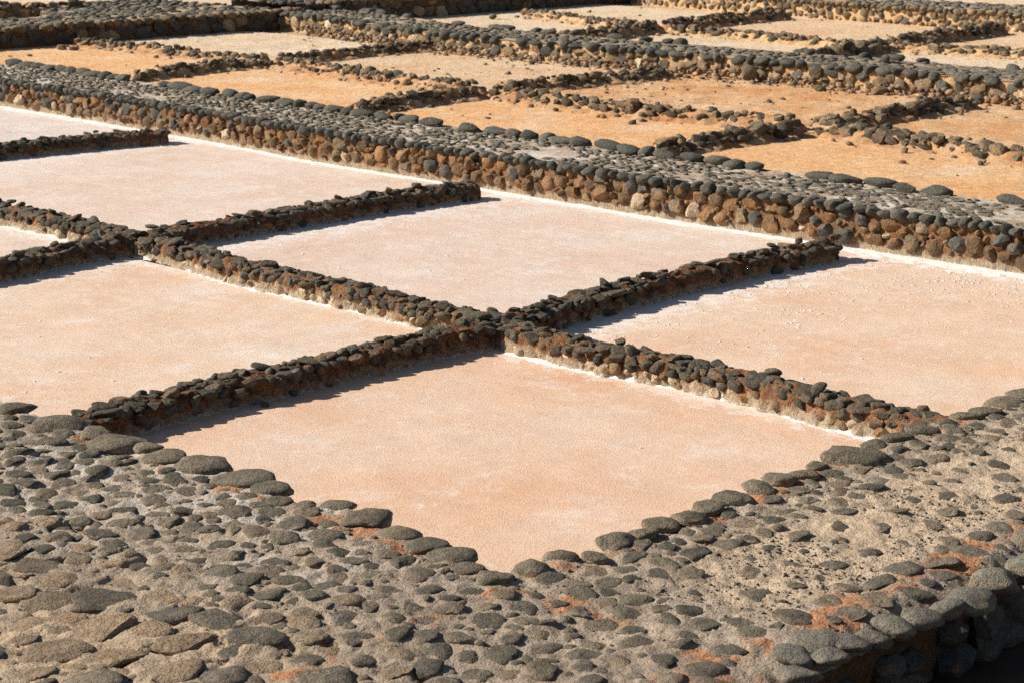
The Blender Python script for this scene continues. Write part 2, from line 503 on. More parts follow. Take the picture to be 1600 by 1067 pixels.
def grid_obj(name, P, mat, parent=None, amp=0.0, freq=6.0, octv=5, seed=0, zscale=1.0, keep=None, closed_caps=True):
    """P (ns, nt, 3) -> quad sheet pushed along its own normals by noise"""
    P = np.array(P, float)
    if amp:
        du = np.gradient(P, axis=0)
        dv = np.gradient(P, axis=1)
        N = np.cross(du, dv)
        N /= np.maximum(np.linalg.norm(N, axis=2), 1e-9)[..., None]
        q = P * np.array([1, 1, zscale]) * freq
        P = P + N * (amp * fbm(q.reshape(-1, 3), octv, seed, 0.6).reshape(P.shape[:2]))[..., None]
    ns, nt = P.shape[:2]
    idx = np.arange(ns * nt).reshape(ns, nt)
    f = np.stack([idx[:-1, :-1], idx[1:, :-1], idx[1:, 1:], idx[:-1, 1:]], -1).reshape(-1, 4)
    if keep is not None:
        kk = (keep[:-1, :-1] | keep[1:, :-1] | keep[1:, 1:] | keep[:-1, 1:]).reshape(-1)
        f = f[kk]
    base = np.array(parent.location) if parent is not None else np.zeros(3)
    o = bpy.data.objects.new(name, mesh_np(name, P.reshape(-1, 3) - base, f, mat))
    return link(o, parent)


def resample(pts, step):
    pts = np.asarray(pts, float)
    s = np.concatenate([[0], np.cumsum(np.linalg.norm(np.diff(pts, axis=0), axis=1))])
    n = max(2, int(s[-1] / step) + 1)
    t = np.linspace(0, s[-1], n)
    q = np.stack([np.interp(t, s, pts[:, i]) for i in range(pts.shape[1])], 1)
    d = np.gradient(q, axis=0)
    d /= np.linalg.norm(d, axis=1)[:, None]
    return t, q, d


def profile(pts, step):
    return resample(pts, step)[1]


def loft(name, line, prof, mat, parent, step=0.03, amp=0.02, freq=7, seed=0, zs=1.0, z0=0.0, endcap=0.06):
    """sweep a cross-section (offset to the side, height) along a line of (x, y); ends are rounded off"""
    t, q, d = resample(line, step)
    nx = np.stack([d[:, 1], -d[:, 0]], 1)
    prof = np.asarray(prof)
    sc = np.ones(len(t))
    P = np.zeros((len(t) + 2, len(prof), 3))
    for i in range(len(t)):
        P[i + 1, :, :2] = q[i] + nx[i] * prof[:, :1]
        P[i + 1, :, 2] = z0 + prof[:, 1]
    wob = 0.02 * fbm(np.stack([t * 1.3, t * 0, t * 0 + seed], 1), 3)
    P[1:-1, :, :2] += (nx * wob[:, None])[:, None, :]
    for e, i, s in ((0, 1, -1), (-1, -2, 1)):
        c = q[0 if e == 0 else -1]
        dd = d[0 if e == 0 else -1]
        P[e, :, :2] = c + dd * endcap * s + (P[i, :, :2] - c) * 0.55
        P[e, :, 2] = z0 - 0.06
    return grid_obj(name, P[:, ::-1], mat, parent, amp, freq, 5, seed, zs)


def heap(name, fn, u0, u1, v0, v1, ds, mat, parent=None, kill=-0.012):
    """height field z = fn(u, v) with sheets lower than kill left out"""
    U, V = np.meshgrid(np.arange(u0, u1 + ds, ds), np.arange(v0, v1 + ds, ds), indexing='ij')
    Z = fn(U, V)
    return grid_obj(name, np.stack([U, V, Z], -1), mat, parent, keep=Z > kill)


# ------------------------------------------------------------------ ground, pans and beds
def sheet(name, u0, u1, v0, v1, z, mat, amp=0.0, ds=0.08, label=None, cat=None, freq=1.5, seed=0, kind='structure', group=None):
    nu, nv = max(2, int((u1 - u0) / ds)), max(2, int((v1 - v0) / ds))
    if not amp:
        nu = nv = 2
    U, V = np.meshgrid(np.linspace(u0, u1, nu), np.linspace(v0, v1, nv), indexing='ij')
    Z = np.full_like(U, z)
    if amp:
        q = np.stack([U.ravel() * freq, V.ravel() * freq, np.full(U.size, seed * 3.7)], 1)
        Z = Z + amp * fbm(q, 6, seed, 0.62).reshape(U.shape)
    o = grid_obj(name, np.stack([U, V, Z], -1), mat)
    return tag(o, label, cat, group, kind)


S0, S1 = 18.35, 0.33
gu = [-400, S0, S0 + 0.001, 43.0, 43.001, 600]
gz = [-0.06, -0.06, S1 - 0.02, S1 - 0.02, 0.55, 0.55]
gv = np.array([-500, 0, 20, 40, 600.0])
gP = np.zeros((len(gu), len(gv), 3))
for i in range(len(gu)):
    gP[i, :, 0], gP[i, :, 1], gP[i, :, 2] = gu[i], gv, gz[i]
tag(grid_obj('ground', gP, M_GROUND), 'sandy bare ground the salt works stand on', 'ground', kind='structure')

PK = ((0.70, 0.52, 0.40), (0.745, 0.58, 0.46), (0.77, 0.64, 0.54))
PANS = [
    ('salmon pink salt pan in the foreground, held between the two cobbled walkways', 6.8, 11.8, 6.5, 11.5, ((0.74, 0.44, 0.265), (0.765, 0.51, 0.345), (0.77, 0.565, 0.42)), 0.3, 0.1, [(0, 11.6, 0.5, 0.5)]),
    ('pale pink salt pan in the middle, rippled with white salt streaks', 11.8, 17.7, 11.5, 17.0, ((0.72, 0.50, 0.37), (0.75, 0.565, 0.445), (0.77, 0.64, 0.54)), 0.5, 0.5, [(1, 16.8, 1.2, 0.55), (0, 17.4, 0.5, 0.6)]),
    ('pink salt pan with white salt flakes along its shaded wall, cut by the right edge', 11.8, 17.7, 6.4, 11.5, ((0.75, 0.46, 0.285), (0.78, 0.54, 0.37), (0.79, 0.60, 0.45)), 0.4, 0.2, [(1, 11.4, 1.1, 0.6), (0, 17.4, 0.8, 0.75)]),
    ('peach salt pan on the left, just behind the long shaded foreground divider', 6.8, 11.9, 11.5, 17.0, ((0.75, 0.47, 0.30), (0.77, 0.55, 0.39), (0.79, 0.63, 0.495)), 0.5, 0.35, [(1, 16.8, 1.0, 0.5), (0, 11.8, 0.5, 0.4)]),
    ('pale pink salt pan on the upper left, below the stone bank', 11.9, 18.2, 17.0, 23.8, ((0.72, 0.51, 0.385), (0.75, 0.575, 0.455), (0.78, 0.64, 0.54)), 0.5, 0.4, [(1, 23.6, 1.0, 0.5), (0, 17.7, 0.5, 0.6)]),
    ('small visible corner of a pink salt pan at the left edge', 6.8, 11.9, 17.0, 25.0, PK, 0.5, 0.2, [(0, 11.9, 0.6, 0.6)]),
    ('greyish pink salt pan farthest up the left edge, behind a low dark divider', 11.9, 18.4, 23.8, 32.0, ((0.66, 0.53, 0.46), (0.71, 0.59, 0.52), (0.75, 0.65, 0.58)), 0.7, 0.4, [(0, 18.0, 0.8, 0.7)]),
]
for i, (lab, u0, u1, v0, v1, cs, wh, stx, rim) in enumerate(PANS):
    sheet('salt_pan', u0, u1, v0, v1, 0.0, pan_mat(f'brine_crust_{i}', *cs, white=wh, streak=stx, rim=rim), label=lab, cat='salt pan')
k = Mat('dark_floor')
M_DARK = k.out(k.ramp(k.noise(2, 5, 0.6), [(0.3, (0.045, 0.030, 0.022)), (0.7, (0.09, 0.06, 0.042))]), 0.75, k.bump(k.noise(20, 5, 0.6), 0.4, 0.02), 0.02)  # mottled dark brown floor colour
sheet('salt_pan', 2.0, 16.0, -2.0, 4.95, -0.03, M_DARK, label='dark pan floor below the outer wall, bottom right corner', cat='salt pan')

OR = ((0.75, 0.39, 0.17), (0.78, 0.465, 0.235), (0.79, 0.58, 0.39))
CR = ((0.66, 0.40, 0.22), (0.71, 0.49, 0.30), (0.73, 0.55, 0.37))
RD = ((0.62, 0.29, 0.12), (0.68, 0.40, 0.20), (0.71, 0.49, 0.30))
PL = ((0.68, 0.48, 0.30), (0.73, 0.55, 0.37), (0.75, 0.60, 0.44))
Z1 = 0.36
BEDS = [
    ('orange dry bed at the upper left, at the foot of the dark shaded wall', 19.0, 22.95, 28.5, 35.2, OR, 0.010, 0.15),
    ('bright orange dry bed, second from the left behind the stone bank', 19.0, 22.7, 22.1, 28.5, OR, 0.010, 0.1),
    ('orange dry bed with white salt traces, third from the left behind the stone bank', 18.8, 22.5, 16.0, 22.1, OR, 0.012, 0.1),
    ('orange dry bed rightmost behind the stone bank, below a row of large blocks', 18.6, 22.3, 8.0, 16.0, OR, 0.014, 0.15),
    ('pale cracked dry bed right of the dark shaded wall end', 22.95, 27.8, 28.5, 35.2, PL, 0.035, 0.5),
    ('tan dry bed with a patch of dark pebbles in its middle', 22.7, 27.8, 22.1, 28.5, CR, 0.02, 0.6),
    ('rough reddish dry bed scattered with clods, in front of the middle bank', 22.5, 27.8, 16.0, 22.1, RD, 0.045, 0.9),
    ('orange tan dry bed at the right edge in front of the middle bank', 22.3, 27.8, 8.0, 16.0, RD, 0.03, 0.6),
    ('narrow cream dry bed below the shaded wall at the top centre', 28.9, 34.2, 28.0, 35.2, PL, 0.012, 0.2),
    ('cream dry bed at the very top, behind the small rubble row', 34.2, 39.6, 28.0, 35.2, PL, 0.015, 0.3),
    ('pale narrow dry bed between the middle bank and a row of stones', 28.9, 33.8, 22.0, 28.0, PL, 0.012, 0.2),
    ('tan dry bed at the foot of the farthest stone bank', 33.8, 39.6, 22.0, 28.0, CR, 0.015, 0.3),
    ('pale dry bed at the right edge behind the middle bank', 28.9, 33.8, 12.0, 22.0, PL, 0.012, 0.2),
    ('tan dry bed cut by the right edge at the foot of the farthest bank', 33.8, 39.6, 12.0, 22.0, CR, 0.02, 0.3),
]
SOILS = {}
for i, (lab, u0, u1, v0, v1, cs, amp, gr) in enumerate(BEDS):
    kk = (cs[0], gr)
    if kk not in SOILS:
        SOILS[kk] = soil_mat(f'dry_bed_{len(SOILS)}', cs, gravel=gr, salt=0.3)
    sheet('dry_bed', u0, u1, v0, v1, Z1, SOILS[kk], amp=amp, ds=0.07, label=lab, cat='dry bed', freq=1.6 if amp < 0.03 else 3.2, seed=i)
sheet('dry_bed', 42.0, 52.0, 10.0, 34.0, 0.6, SOILS[(PL[0], 0.2)], amp=0.01, ds=0.2, label='sliver of pale bed beyond the farthest bank, top right corner', cat='dry bed')
sheet('dry_bed', 18.0, 40.0, 37.6, 48.0, 0.58, SOILS[(PL[0], 0.2)], amp=0.03, ds=0.15, label='sliver of pale ground beyond the dark wall, top left corner', cat='dry bed')


# ------------------------------------------------------------------ stone banks and walkways
def pw(xs, ys):
    return lambda s: np.interp(s, xs, ys)


def strip_flats(w0, w1, s0, s1, gap_s, gap_w, hs, hw, hz):
    """jittered rows of flat stones across a strip: (s, w, half s, half w, half z)"""
    out = []
    w = w0
    while w < w1:
        s = s0 + uni(0, gap_s)
        while s < s1:
            a, b = uni(*hs), uni(*hw)
            out.append((s, w + uni(-0.35, 0.35) * gap_w, a, b, uni(*hz)))
            s += a * 2 * uni(0.9, 1.25) + gap_s
        w += gap_w
    return out


def bank(name, label, axis, front, width, s0, s1, zb, zt, core, topmat, courses, face_mat, face_half, coping, cop_mat, back_coping, flats, flat_mat, face_kind='rubble', near_first=True, seed=0, fill=1.0, cop_kind='pebble', cop_fill=1.0, kind='thing', cat='stone bank'):
    """a raised stone bank: rubble face, coping row, flat stones on top, second coping row at the back"""
    root = empty(name, (float(front(s0)), s0, zb) if axis == 'v' else (s0, float(front(s0)), zb), label, cat, None, kind)

    def W(s, w, z):
        s, w, z = np.broadcast_arrays(np.asarray(s, float), np.asarray(w, float), np.asarray(z, float))
        f = front(s) + w
        return np.stack([f, s, z] if axis == 'v' else [s, f, z], -1)

    def yaw(a):
        return a if axis == 'v' else a + math.pi / 2
    ss = np.arange(s0, s1 + 0.02, 0.045)
    zz = np.linspace(zb - 0.06, zt - 0.03, max(4, int((zt - zb) / 0.03)))
    lean = 0.05
    P = np.stack([W(ss, lean * (z - zb) / (zt - zb), z) for z in zz], 1)
    grid_obj('mortar_face', P, core, root, amp=0.05, freq=8, seed=seed + 3, zscale=0.8)
    wid = width(ss) if callable(width) else np.full_like(ss, width)
    tt = np.linspace(0, 1, 24)
    P = np.stack([W(ss, 0.02 + (wid - 0.02) * t, zt - 0.025) for t in tt], 1)
    grid_obj('mortar_bed', P, topmat, root, amp=0.022, freq=5, seed=seed + 5)
    P = np.stack([W(ss, wid + 0.03, z) for z in np.linspace(zt - 0.02, zb - 0.1, 5)], 1)
    grid_obj('mortar_back', P, topmat, root, amp=0.04, freq=7, seed=seed + 6)
    # face
    cand = []
    zlo, zhi = courses
    cells = {}
    n_t = int((s1 - s0) * 260)
    for i in range(n_t):
        x = 1 - i / n_t
        hw = face_half[0] + (face_half[1] - face_half[0]) * x ** 1.5 * uni(0.7, 1)
        hh = hw * uni(0.62, 0.98)
        s, z = uni(s0, s1), uni(zlo + hh * 0.3, zhi)
        c0 = int(s / 0.3)
        if uni(0, 1) > fill and x > 0.3:
            continue
        if all(((s - a) / (hw + b)) ** 2 + ((z - c) / (hh + d)) ** 2 > 0.8 for q in (c0 - 1, c0, c0 + 1) for a, c, b, d in cells.get(q, ())):
            cells.setdefault(c0, []).append((s, z, hw, hh))
            cand.append((s, uni(-0.02, 0.025), z, hw, hh))
    cand.sort(key=lambda c: -c[3])
    if len(cand) > 300:
        more = [('rubble', W(s, w + lean * (z - zb) / (zt - zb), z), (0.06, hw, hh) if axis == 'v' else (hw, 0.06, hh), (uni(-.3, .3), uni(-.3, .3), uni(-.3, .3))) for s, w, z, hw, hh in cand[300:]]
        joined('small_face_stones', more, face_mat, root)['kind'] = 'stuff'
        cand = cand[:300]
    for s, w, z, hw, hh in cand:
        hd = uni(0.05, 0.085)
        h = (hd, hw, hh) if axis == 'v' else (hw, hd, hh)
        put(root, 'face_stone', random.choice(('rubble', 'rubble', 'block', 'pebble', 'slab')), face_mat if uni(0, 1) < 0.6 else random.choice((M_GREY, M_FIELD, M_CRUSTED if z < zb + 0.2 else M_GREY)), W(s, w + lean * (z - zb) / (zt - zb), z), h, (uni(-.35, .35), uni(-.3, .3), uni(-.3, .3)))
    # coping
    if coping:
        (a0, a1), (d0, d1), (h0, h1), zo = coping
        s = s0
        while s < s1:
            a = uni(a0, a1)
            d, hh = uni(d0, d1), uni(h0, h1)
            if uni(0, 1) > cop_fill:
                s += a * uni(1, 2.5)
                continue
            put(root, 'coping_stone', cop_kind if uni(0, 1) < 0.8 else 'flat', cop_mat, W(s + a, d * 0.45 + uni(-0.02, 0.02), zt + zo + uni(-0.015, 0.012)), (d, a, hh) if axis == 'v' else (a, d, hh),
                ((uni(-.15, .15), uni(0.0, 0.25), uni(-.35, .35)) if axis == 'v' else (uni(-.25, 0), uni(-.15, .15), uni(-.35, .35))), 3 if s < s0 + 6 else 2)
            s += 2 * a * uni(0.88, 1.02)
    if back_coping:
        (a0, a1), (d0, d1), (h0, h1), pr = back_coping
        s = s0
        while s < s1:
            a = uni(a0, a1)
            wl = float(np.interp(s, ss, wid))
            if uni(0, 1) < pr:
                d, hh = uni(d0, d1), uni(h0, h1)
                put(root, 'edge_stone', 'pebble', cop_mat, W(s + a, wl - d * 0.5 + uni(-0.06, 0.06), zt + 0.01), (d, a, hh) if axis == 'v' else (a, d, hh), (uni(-.1, .1), uni(-.1, .1), uni(-.3, .3)), 3 if s < s0 + 6 else 2)
            s += 2 * a * uni(0.92, 1.1)
    # top
    items = strip_flats(0.26, 10, s0, s1, *flats)
    items = [it for it in items if it[1] < float(np.interp(it[0], ss, wid)) - 0.12]
    worn = vnoise(np.array([[it[0] * 0.9, it[1] * 1.6, seed] for it in items]), 2) + 0.5 * vnoise(np.array([[it[0] * 3, it[1] * 4, seed] for it in items]), 3)
    items = [it for it, n in zip(items, worn) if n > uni(-0.75, 0.15) - 0.26]
    pos = [W(it[0], it[1], zt - 0.016 + uni(-0.014, 0.008)) for it in items]
    order = sorted(range(len(items)), key=lambda i: float(np.linalg.norm(pos[i])))
    for j, i in enumerate(order[:300]):
        it = items[i]
        h = (it[3], it[2], it[4]) if axis == 'v' else (it[2], it[3], it[4])
        put(root, 'flat_stone', random.choice(('flat', 'slab', 'slab')), flat_mat, pos[i], h, (uni(-.14, .14), uni(-.14, .14), uni(-.6, .6)))
    rest = [(random.choice(('flat', 'slab')), pos[i], (items[i][3], items[i][2], items[i][4]) if axis == 'v' else (items[i][2], items[i][3], items[i][4]), (uni(-.14, .14), uni(-.14, .14), uni(-.6, .6))) for i in order[300:]]
    if rest:
        o = joined('flat_stones', rest, flat_mat, root, LOW)
        o['kind'] = 'stuff'
    return root, W


W1F = pw([8, 11, 14, 17, 20.5, 23.3, 25.3, 27.3, 29.1, 33], [17.40, 17.42, 17.36, 17.46, 17.5, 17.75, 17.85, 17.98, 18.0, 18.15])
W1B = pw([8, 10.65, 14.7, 17.8, 22.85, 25.6, 29.1, 32, 34], [18.9, 18.9, 18.98, 19.1, 19.25, 19.4, 19.7, 19.85, 19.95])
bank1, WF1 = bank('stone_bank', 'long cobbled stone bank with rubble face crossing the picture behind the pink pans', 'v', W1F, lambda s: W1B(s) - W1F(s), 8.0, 31.5, 0.0, 0.45, M_CORE1, M_WALK1,
                  (0.095, 0.37), M_RUBBLE, (0.025, 0.125), ((0.055, 0.11), (0.10, 0.15), (0.045, 0.07), -0.025), M_BASALT, ((0.09, 0.26), (0.09, 0.16), (0.055, 0.09), 0.93),
                  (0.02, 0.09, (0.035, 0.10), (0.022, 0.042), (0.012, 0.022)), M_FLAT, seed=10)
W2F = pw([8, 15, 20, 25, 28, 30, 33, 36], [27.5, 27.5, 27.45, 27.35, 27.4, 27.75, 28.6, 28.9])
bank('stone_bank', 'middle cobbled stone bank between the dry beds, with ochre crumbling face', 'v', W2F, 1.65, 11.0, 35.6, Z1, 0.72, M_BERM2, M_WALK2, (0.38, 0.62), M_FIELD, (0.05, 0.17),
     ((0.07, 0.2), (0.1, 0.2), (0.05, 0.11), -0.04), M_BASALT, ((0.1, 0.24), (0.1, 0.16), (0.05, 0.09), 0.3), (0.03, 0.13, (0.05, 0.15), (0.04, 0.08), (0.02, 0.035)), M_FLAT, seed=30, fill=0.62, cop_fill=0.78)
U1F = pw([15, 45], [34.95, 34.95])
bank('stone_bank', 'broad cobbled bank at the top left with a dark shaded rubble face', 'u', U1F, lambda s: np.interp(s, [0, 24.2, 26.5, 60], [2.5, 2.5, 6.0, 6.0]), 19.5, 29.4, Z1, 0.74, M_CORE_OUT, M_WALK2, (0.38, 0.66), M_GREY, (0.07, 0.22),
     ((0.09, 0.2), (0.12, 0.2), (0.07, 0.1), -0.02), M_FIELD, None, (0.04, 0.18, (0.08, 0.18), (0.06, 0.1), (0.03, 0.05)), M_FLAT, seed=50, cop_kind='flat')
bank('stone_bank', 'dark shaded rubble wall bank at the top centre behind the middle bank', 'u', U1F, 2.7, 29.6, 41.5, Z1, 0.86, M_CORE_OUT, M_WALK2, (0.38, 0.78), M_GREY, (0.07, 0.22),
     ((0.1, 0.2), (0.12, 0.2), (0.07, 0.1), -0.02), M_FIELD, None, (0.06, 0.25, (0.1, 0.2), (0.07, 0.12), (0.03, 0.05)), M_BASALT, seed=60, cop_kind='flat')
W3F = pw([10, 22, 27.5, 34], [39.4, 39.35, 39.5, 40.6])
bank('stone_bank', 'farthest cobbled stone bank across the top right, with ochre rubble face', 'v', W3F, 2.6, 14.0, 34.6, Z1, 0.76, M_BERM2, M_WALK2, (0.38, 0.68), M_FIELD, (0.05, 0.12),
     ((0.06, 0.14), (0.1, 0.16), (0.05, 0.085), -0.03), M_FIELD, None, (0.04, 0.17, (0.07, 0.15), (0.05, 0.09), (0.025, 0.04)), M_FLAT, seed=70, fill=0.9)

# near walkway: two arms meeting at the front corner of the foreground pan
ZW = 0.40
UI, VI, VO = 6.98, 6.66, 4.92
CAM_YAW = HEAD - math.pi / 2
EDGE = [(25, 636, 62, 28), (95, 662, 92, 26), (148, 677, 46, 20), (185, 690, 92, 24), (232, 697, 46, 20), (258, 713, 72, 30), (317, 729, 86, 34), (382, 748, 106, 40), (424, 763, 66, 28),
        (437, 783, 40, 18), (479, 789, 32, 18), (528, 789, 54, 26), (574, 811, 74, 38), (622, 832, 72, 28), (668, 852, 74, 34), (703, 869, 80, 28), (730, 889, 62, 30), (773, 906, 62, 38),
        (829, 885, 58, 38), (876, 867, 54, 26), (929, 869, 44, 18), (962, 843, 62, 34), (1005, 832, 52, 26), (1034, 817, 60, 26), (1076, 806, 58, 24), (1108, 793, 54, 28), (1145, 776, 62, 32),
        (1187, 762, 54, 30), (1217, 747, 54, 28), (1256, 740, 48, 22), (1277, 727, 36, 20), (1338, 715, 104, 36), (1365, 694, 42, 18), (1400, 682, 52, 24), (1440, 670, 52, 22), (1476, 661, 46, 26),
        (1511, 650, 52, 22), (1540, 642, 52, 22), (1570, 630, 62, 24), (1592, 618, 44, 22)]
OUTER = [(1555, 902, 82, 52), (1515, 935, 92, 48), (1478, 948, 66, 40), (1440, 962, 72, 36), (1396, 974, 74, 38), (1364, 994, 62, 36), (1324, 1003, 78, 30), (1272, 1000, 96, 26), (1240, 1022, 74, 26),
         (1298, 1024, 64, 34), (1248, 1052, 82, 40), (1600, 878, 60, 46)]
_eL = sorted([(un(x, y, ZW)[0][1], un(x, y, ZW)[0][0]) for x, y, w, h in EDGE if x < 800] + [(13.0, UI), (15.0, UI)])
_eR = sorted([(un(x, y, ZW)[0][0], un(x, y, ZW)[0][1]) for x, y, w, h in EDGE if x > 800] + [(13.0, VI), (16.0, VI)])


def edge_d(U, V):
    """how far a spot lies out over the pan, past the kerb line"""
    eu = np.interp(V, [a for a, b in _eL], [b for a, b in _eL]) + 0.05
    ev = np.interp(U, [a for a, b in _eR], [b for a, b in _eR]) + 0.05
    return np.minimum(U - eu, V - ev)


def walk_z(U, V):
    q = np.stack([U.ravel(), V.ravel(), np.zeros(U.size)], 1)
    z = ZW + 0.05 * fbm(q * 0.7, 3, 4) + 0.024 * fbm(q * 4.5, 4, 5) + 0.016 * fbm(q * 17, 3, 6, 0.7)
    z = z - 0.13 * np.clip(fbm(q * 9, 3, 9) - 0.25, 0, 0.3) * np.clip((6.9 - q[:, 0]) / 1.2, 0.25, 1)
    z = z.reshape(U.shape)
    z = z - 0.09 * np.clip((VO + 0.22 - V) / 0.22, 0, 1) ** 2
    d = np.clip((edge_d(U, V) + 0.05) / 0.11, 0, 1)
    return z * (1 - d * d * (3 - 2 * d)) - 0.08 * d


def zat(u, v):
    return float(walk_z(np.array([[u]]), np.array([[v]]))[0, 0])


walkL = empty('cobbled_walkway', (UI, 9, 0), 'broad cobbled walkway filling the lower left corner', 'walkway', None, 'structure')
walkR = empty('cobbled_walkway', (9, VI, 0), 'sandy cobbled walkway with gravel running up the right side', 'walkway', None, 'structure')
for (a, b, par) in ((3.2, UI, walkL), (UI, 14.5, walkR)):
    us_ = np.arange(a, b + 0.03, 0.04)
    grid_obj('mortar_face', np.stack([np.stack([us_, np.full_like(us_, VO + 0.02), np.full_like(us_, z)], -1) for z in np.linspace(-0.16, ZW - 0.07, 18)], 1), M_CORE_OUT, par, amp=0.07, seed=5)
    u = a
    while u < b:
        for zc in (0.02, 0.19):
            hw = uni(0.1, 0.19)
            put(par, 'face_stone', 'rubble', M_GREY, (u + hw + uni(-.05, .05), VO + 0.01, zc + uni(-.03, .03)), (hw, 0.11, hw * uni(0.55, 0.75)), (uni(-.3, .3), uni(-.3, .3), uni(-.2, .2)))
        u += 0.3

PLACED = []


def free(u, v, r, gap):
    return all((u - a) ** 2 + (v - b) ** 2 > ((r + c) * gap) ** 2 for a, b, c in PLACED)


for lst, nm, z, mt in ((EDGE, 'coping_stone', ZW + 0.015, M_COPING), (OUTER, 'coping_stone', ZW + 0.01, M_KERB)):
    for (px, py, w, h) in lst:
        p, t = un(px, py, z)
        a = w / 2 * t / F_PX * (1.1 if lst is EDGE else 0.98)
        hh = h * t / F_PX
        c = min(max(hh * 0.42, a * 0.36), a * 0.62)
        b = min(max(a * uni(0.7, 0.95), 0.05), 0.16)
        zc = z - c * 0.25
        put(walkL if p[0] < UI + 0.02 else walkR, nm, random.choice(('pebble', 'pebble', 'flat')) if lst is EDGE else 'pebble', mt, (p[0], p[1], zc), (a, b, c), (uni(-.12, .12), uni(-.12, .12), CAM_YAW + uni(-.4, .4)), 3)
        PLACED.append((p[0], p[1], (a + b) / 2 * (1.0 if lst is EDGE else 1.2)))
# coping goes on past the frame
for v in np.arange(11.75, 13.9, 0.3):
    put(walkL, 'coping_stone', 'pebble', M_COPING, (UI - 0.03, v, ZW), (0.11, 0.15, 0.075), (0, 0, uni(-.3, .3)), 2)
for u in np.arange(12.3, 14.4, 0.3):
    put(walkR, 'coping_stone', 'pebble', M_COPING, (u, VI - 0.03, ZW), (0.15, 0.11, 0.075), (0, 0, uni(-.3, .3)), 2)
for u in list(np.arange(9.35, 14.4, 0.34)) + list(np.arange(4.2, 6.9, 0.33)):
    if free(u, VO + 0.08, 0.14, 0.85):
        put(walkR if u > UI else walkL, 'coping_stone', 'pebble', M_COBBLE, (u, VO + 0.08, ZW - 0.02), (0.16, 0.15, 0.1), (0, 0, uni(-.4, .4)), 3)
        PLACED.append((u, VO + 0.08, 0.14))


def field(u, v):
    """(min half, max half, gap, flatness, slab share) of the cobbles at a spot"""
    if u < UI:
        if u < 5.55 and v > 6.3:
            return 0.04, 0.20, 0.82, 0.30, 0.8
        if v > 8.4:
            return 0.035, 0.115, 0.80, 0.46, 0.2
        return 0.032, 0.115, 0.88, 0.42, 0.3
    if v > 6.15:
        return 0.03, 0.115, 0.86, 0.42, 0.3
    if v < 5.3:
        return 0.04, 0.14, 0.9, 0.42, 0.3
    if u < 7.3 or u > 11.2:
        return 0.03, 0.125, 0.9, 0.40, 0.4
    return 0.03, 0.10, 1.6, 0.30, 0.6


n_try = {0: 12000, 1: 8000}
cobs = []
for arm in (0, 1):
    n = n_try[arm]
    for i in range(n):
        u, v = (uni(3.9, UI - 0.1), uni(VO + 0.2, 12.6)) if arm == 0 else (uni(UI, 13.2), uni(VO + 0.15, VI - 0.12))
        lo, hi, gap, fl, sl = field(u, v)
        x = 1 - i / n
        a = lo + (hi - lo) * x ** 1.3 * uni(0.75, 1.0)
        b = a * uni(0.62, 0.95)
        if free(u, v, (a + b) / 2, gap):
            PLACED.append((u, v, (a + b) / 2))
            cobs.append((u, v, a, b, fl, sl))


def seen(u, v):
    d = np.array([u, v])
    f, r = d @ FWD[:2], d @ RGT[:2]
    return abs(r / f) < 0.275 and f > 8.4


MOUND = []
cobs.sort(key=lambda c: (not seen(c[0], c[1]), -c[2] / math.hypot(c[0], c[1])))
small = {0: [], 1: []}
count = {0: 0, 1: 0}
for (u, v, a, b, fl, sl) in cobs:
    arm = 0 if u < UI else 1
    slab = uni(0, 1) < sl
    tan = u < 5.9 and uni(0, 1) < min(1, (6.2 - u) * 0.85)
    c = max(a * fl * uni(0.65, 1.05) * (0.75 if slab else 1), 0.018)
    z = zat(u, v) + c * (uni(-0.35, 0.1) if uni(0, 1) < 0.75 else uni(-0.6, -0.3))
    rot = (uni(-.16, .16), uni(-.16, .16), CAM_YAW + uni(-1.6, 1.6))
    if tan and slab:
        rot = (uni(-.1, .1), uni(-.26, .0), CAM_YAW + uni(-.5, .5))
    MOUND.append((u, v, (a + b) / 2, c))
    if count[arm] < 300:
        count[arm] += 1
        put(walkL if arm == 0 else walkR, 'cobble', (random.choice(('slab', 'flat', 'rubble')) if tan else 'flat') if slab else random.choice(('pebble', 'pebble', 'flat', 'flat', 'rubble')), M_TAN if tan else M_COBBLE, (u, v, z), (a, b, c), rot, 3)
    else:
        small[arm].append(('flat' if slab else 'pebble', (u, v, z), (a, b, c), rot))
for arm, par in ((0, walkL), (1, walkR)):
    if small[arm]:
        joined('small_cobbles', small[arm], M_COBBLE, par, MID)['kind'] = 'stuff'

# mortar bed, drawn up a little round every stone set in it
DS = 0.017
gu1, gv1 = np.arange(3.4, 14.2, DS), np.arange(VO, 13.2, DS)
GU, GV = np.meshgrid(gu1, gv1, indexing='ij')
inside = (GU < UI + 0.3) | (GV < VI + 0.3)
GZ = np.full(GU.shape, -0.1)
GZ[inside] = walk_z(GU[inside][None], GV[inside][None])[0]
for (u, v, r, c) in MOUND:
    R_ = r * 1.7
    i0, i1 = np.searchsorted(gu1, (u - R_, u + R_))
    j0, j1 = np.searchsorted(gv1, (v - R_, v + R_))
    if i1 <= i0 or j1 <= j0:
        continue
    d = np.hypot(GU[i0:i1, j0:j1] - u, GV[i0:i1, j0:j1] - v) / r
    GZ[i0:i1, j0:j1] += 0.24 * c * np.exp(-((d - 0.8) / 0.36) ** 2)
cu, cv = GU[:-1, :-1] + DS / 2, GV[:-1, :-1] + DS / 2
left = ((cu < UI) | ((cv > VI + 0.3) & (cu < UI + 0.3)) | ((cv > VI) & (cu < UI + 0.3)))
right = ~left & (cv < VI + 0.3) & (cu > UI)
nid = np.arange(GU.size).reshape(GU.shape)
quads = np.stack([nid[:-1, :-1], nid[1:, :-1], nid[1:, 1:], nid[:-1, 1:]], -1)
GP = np.stack([GU, GV, GZ], -1).reshape(-1, 3)
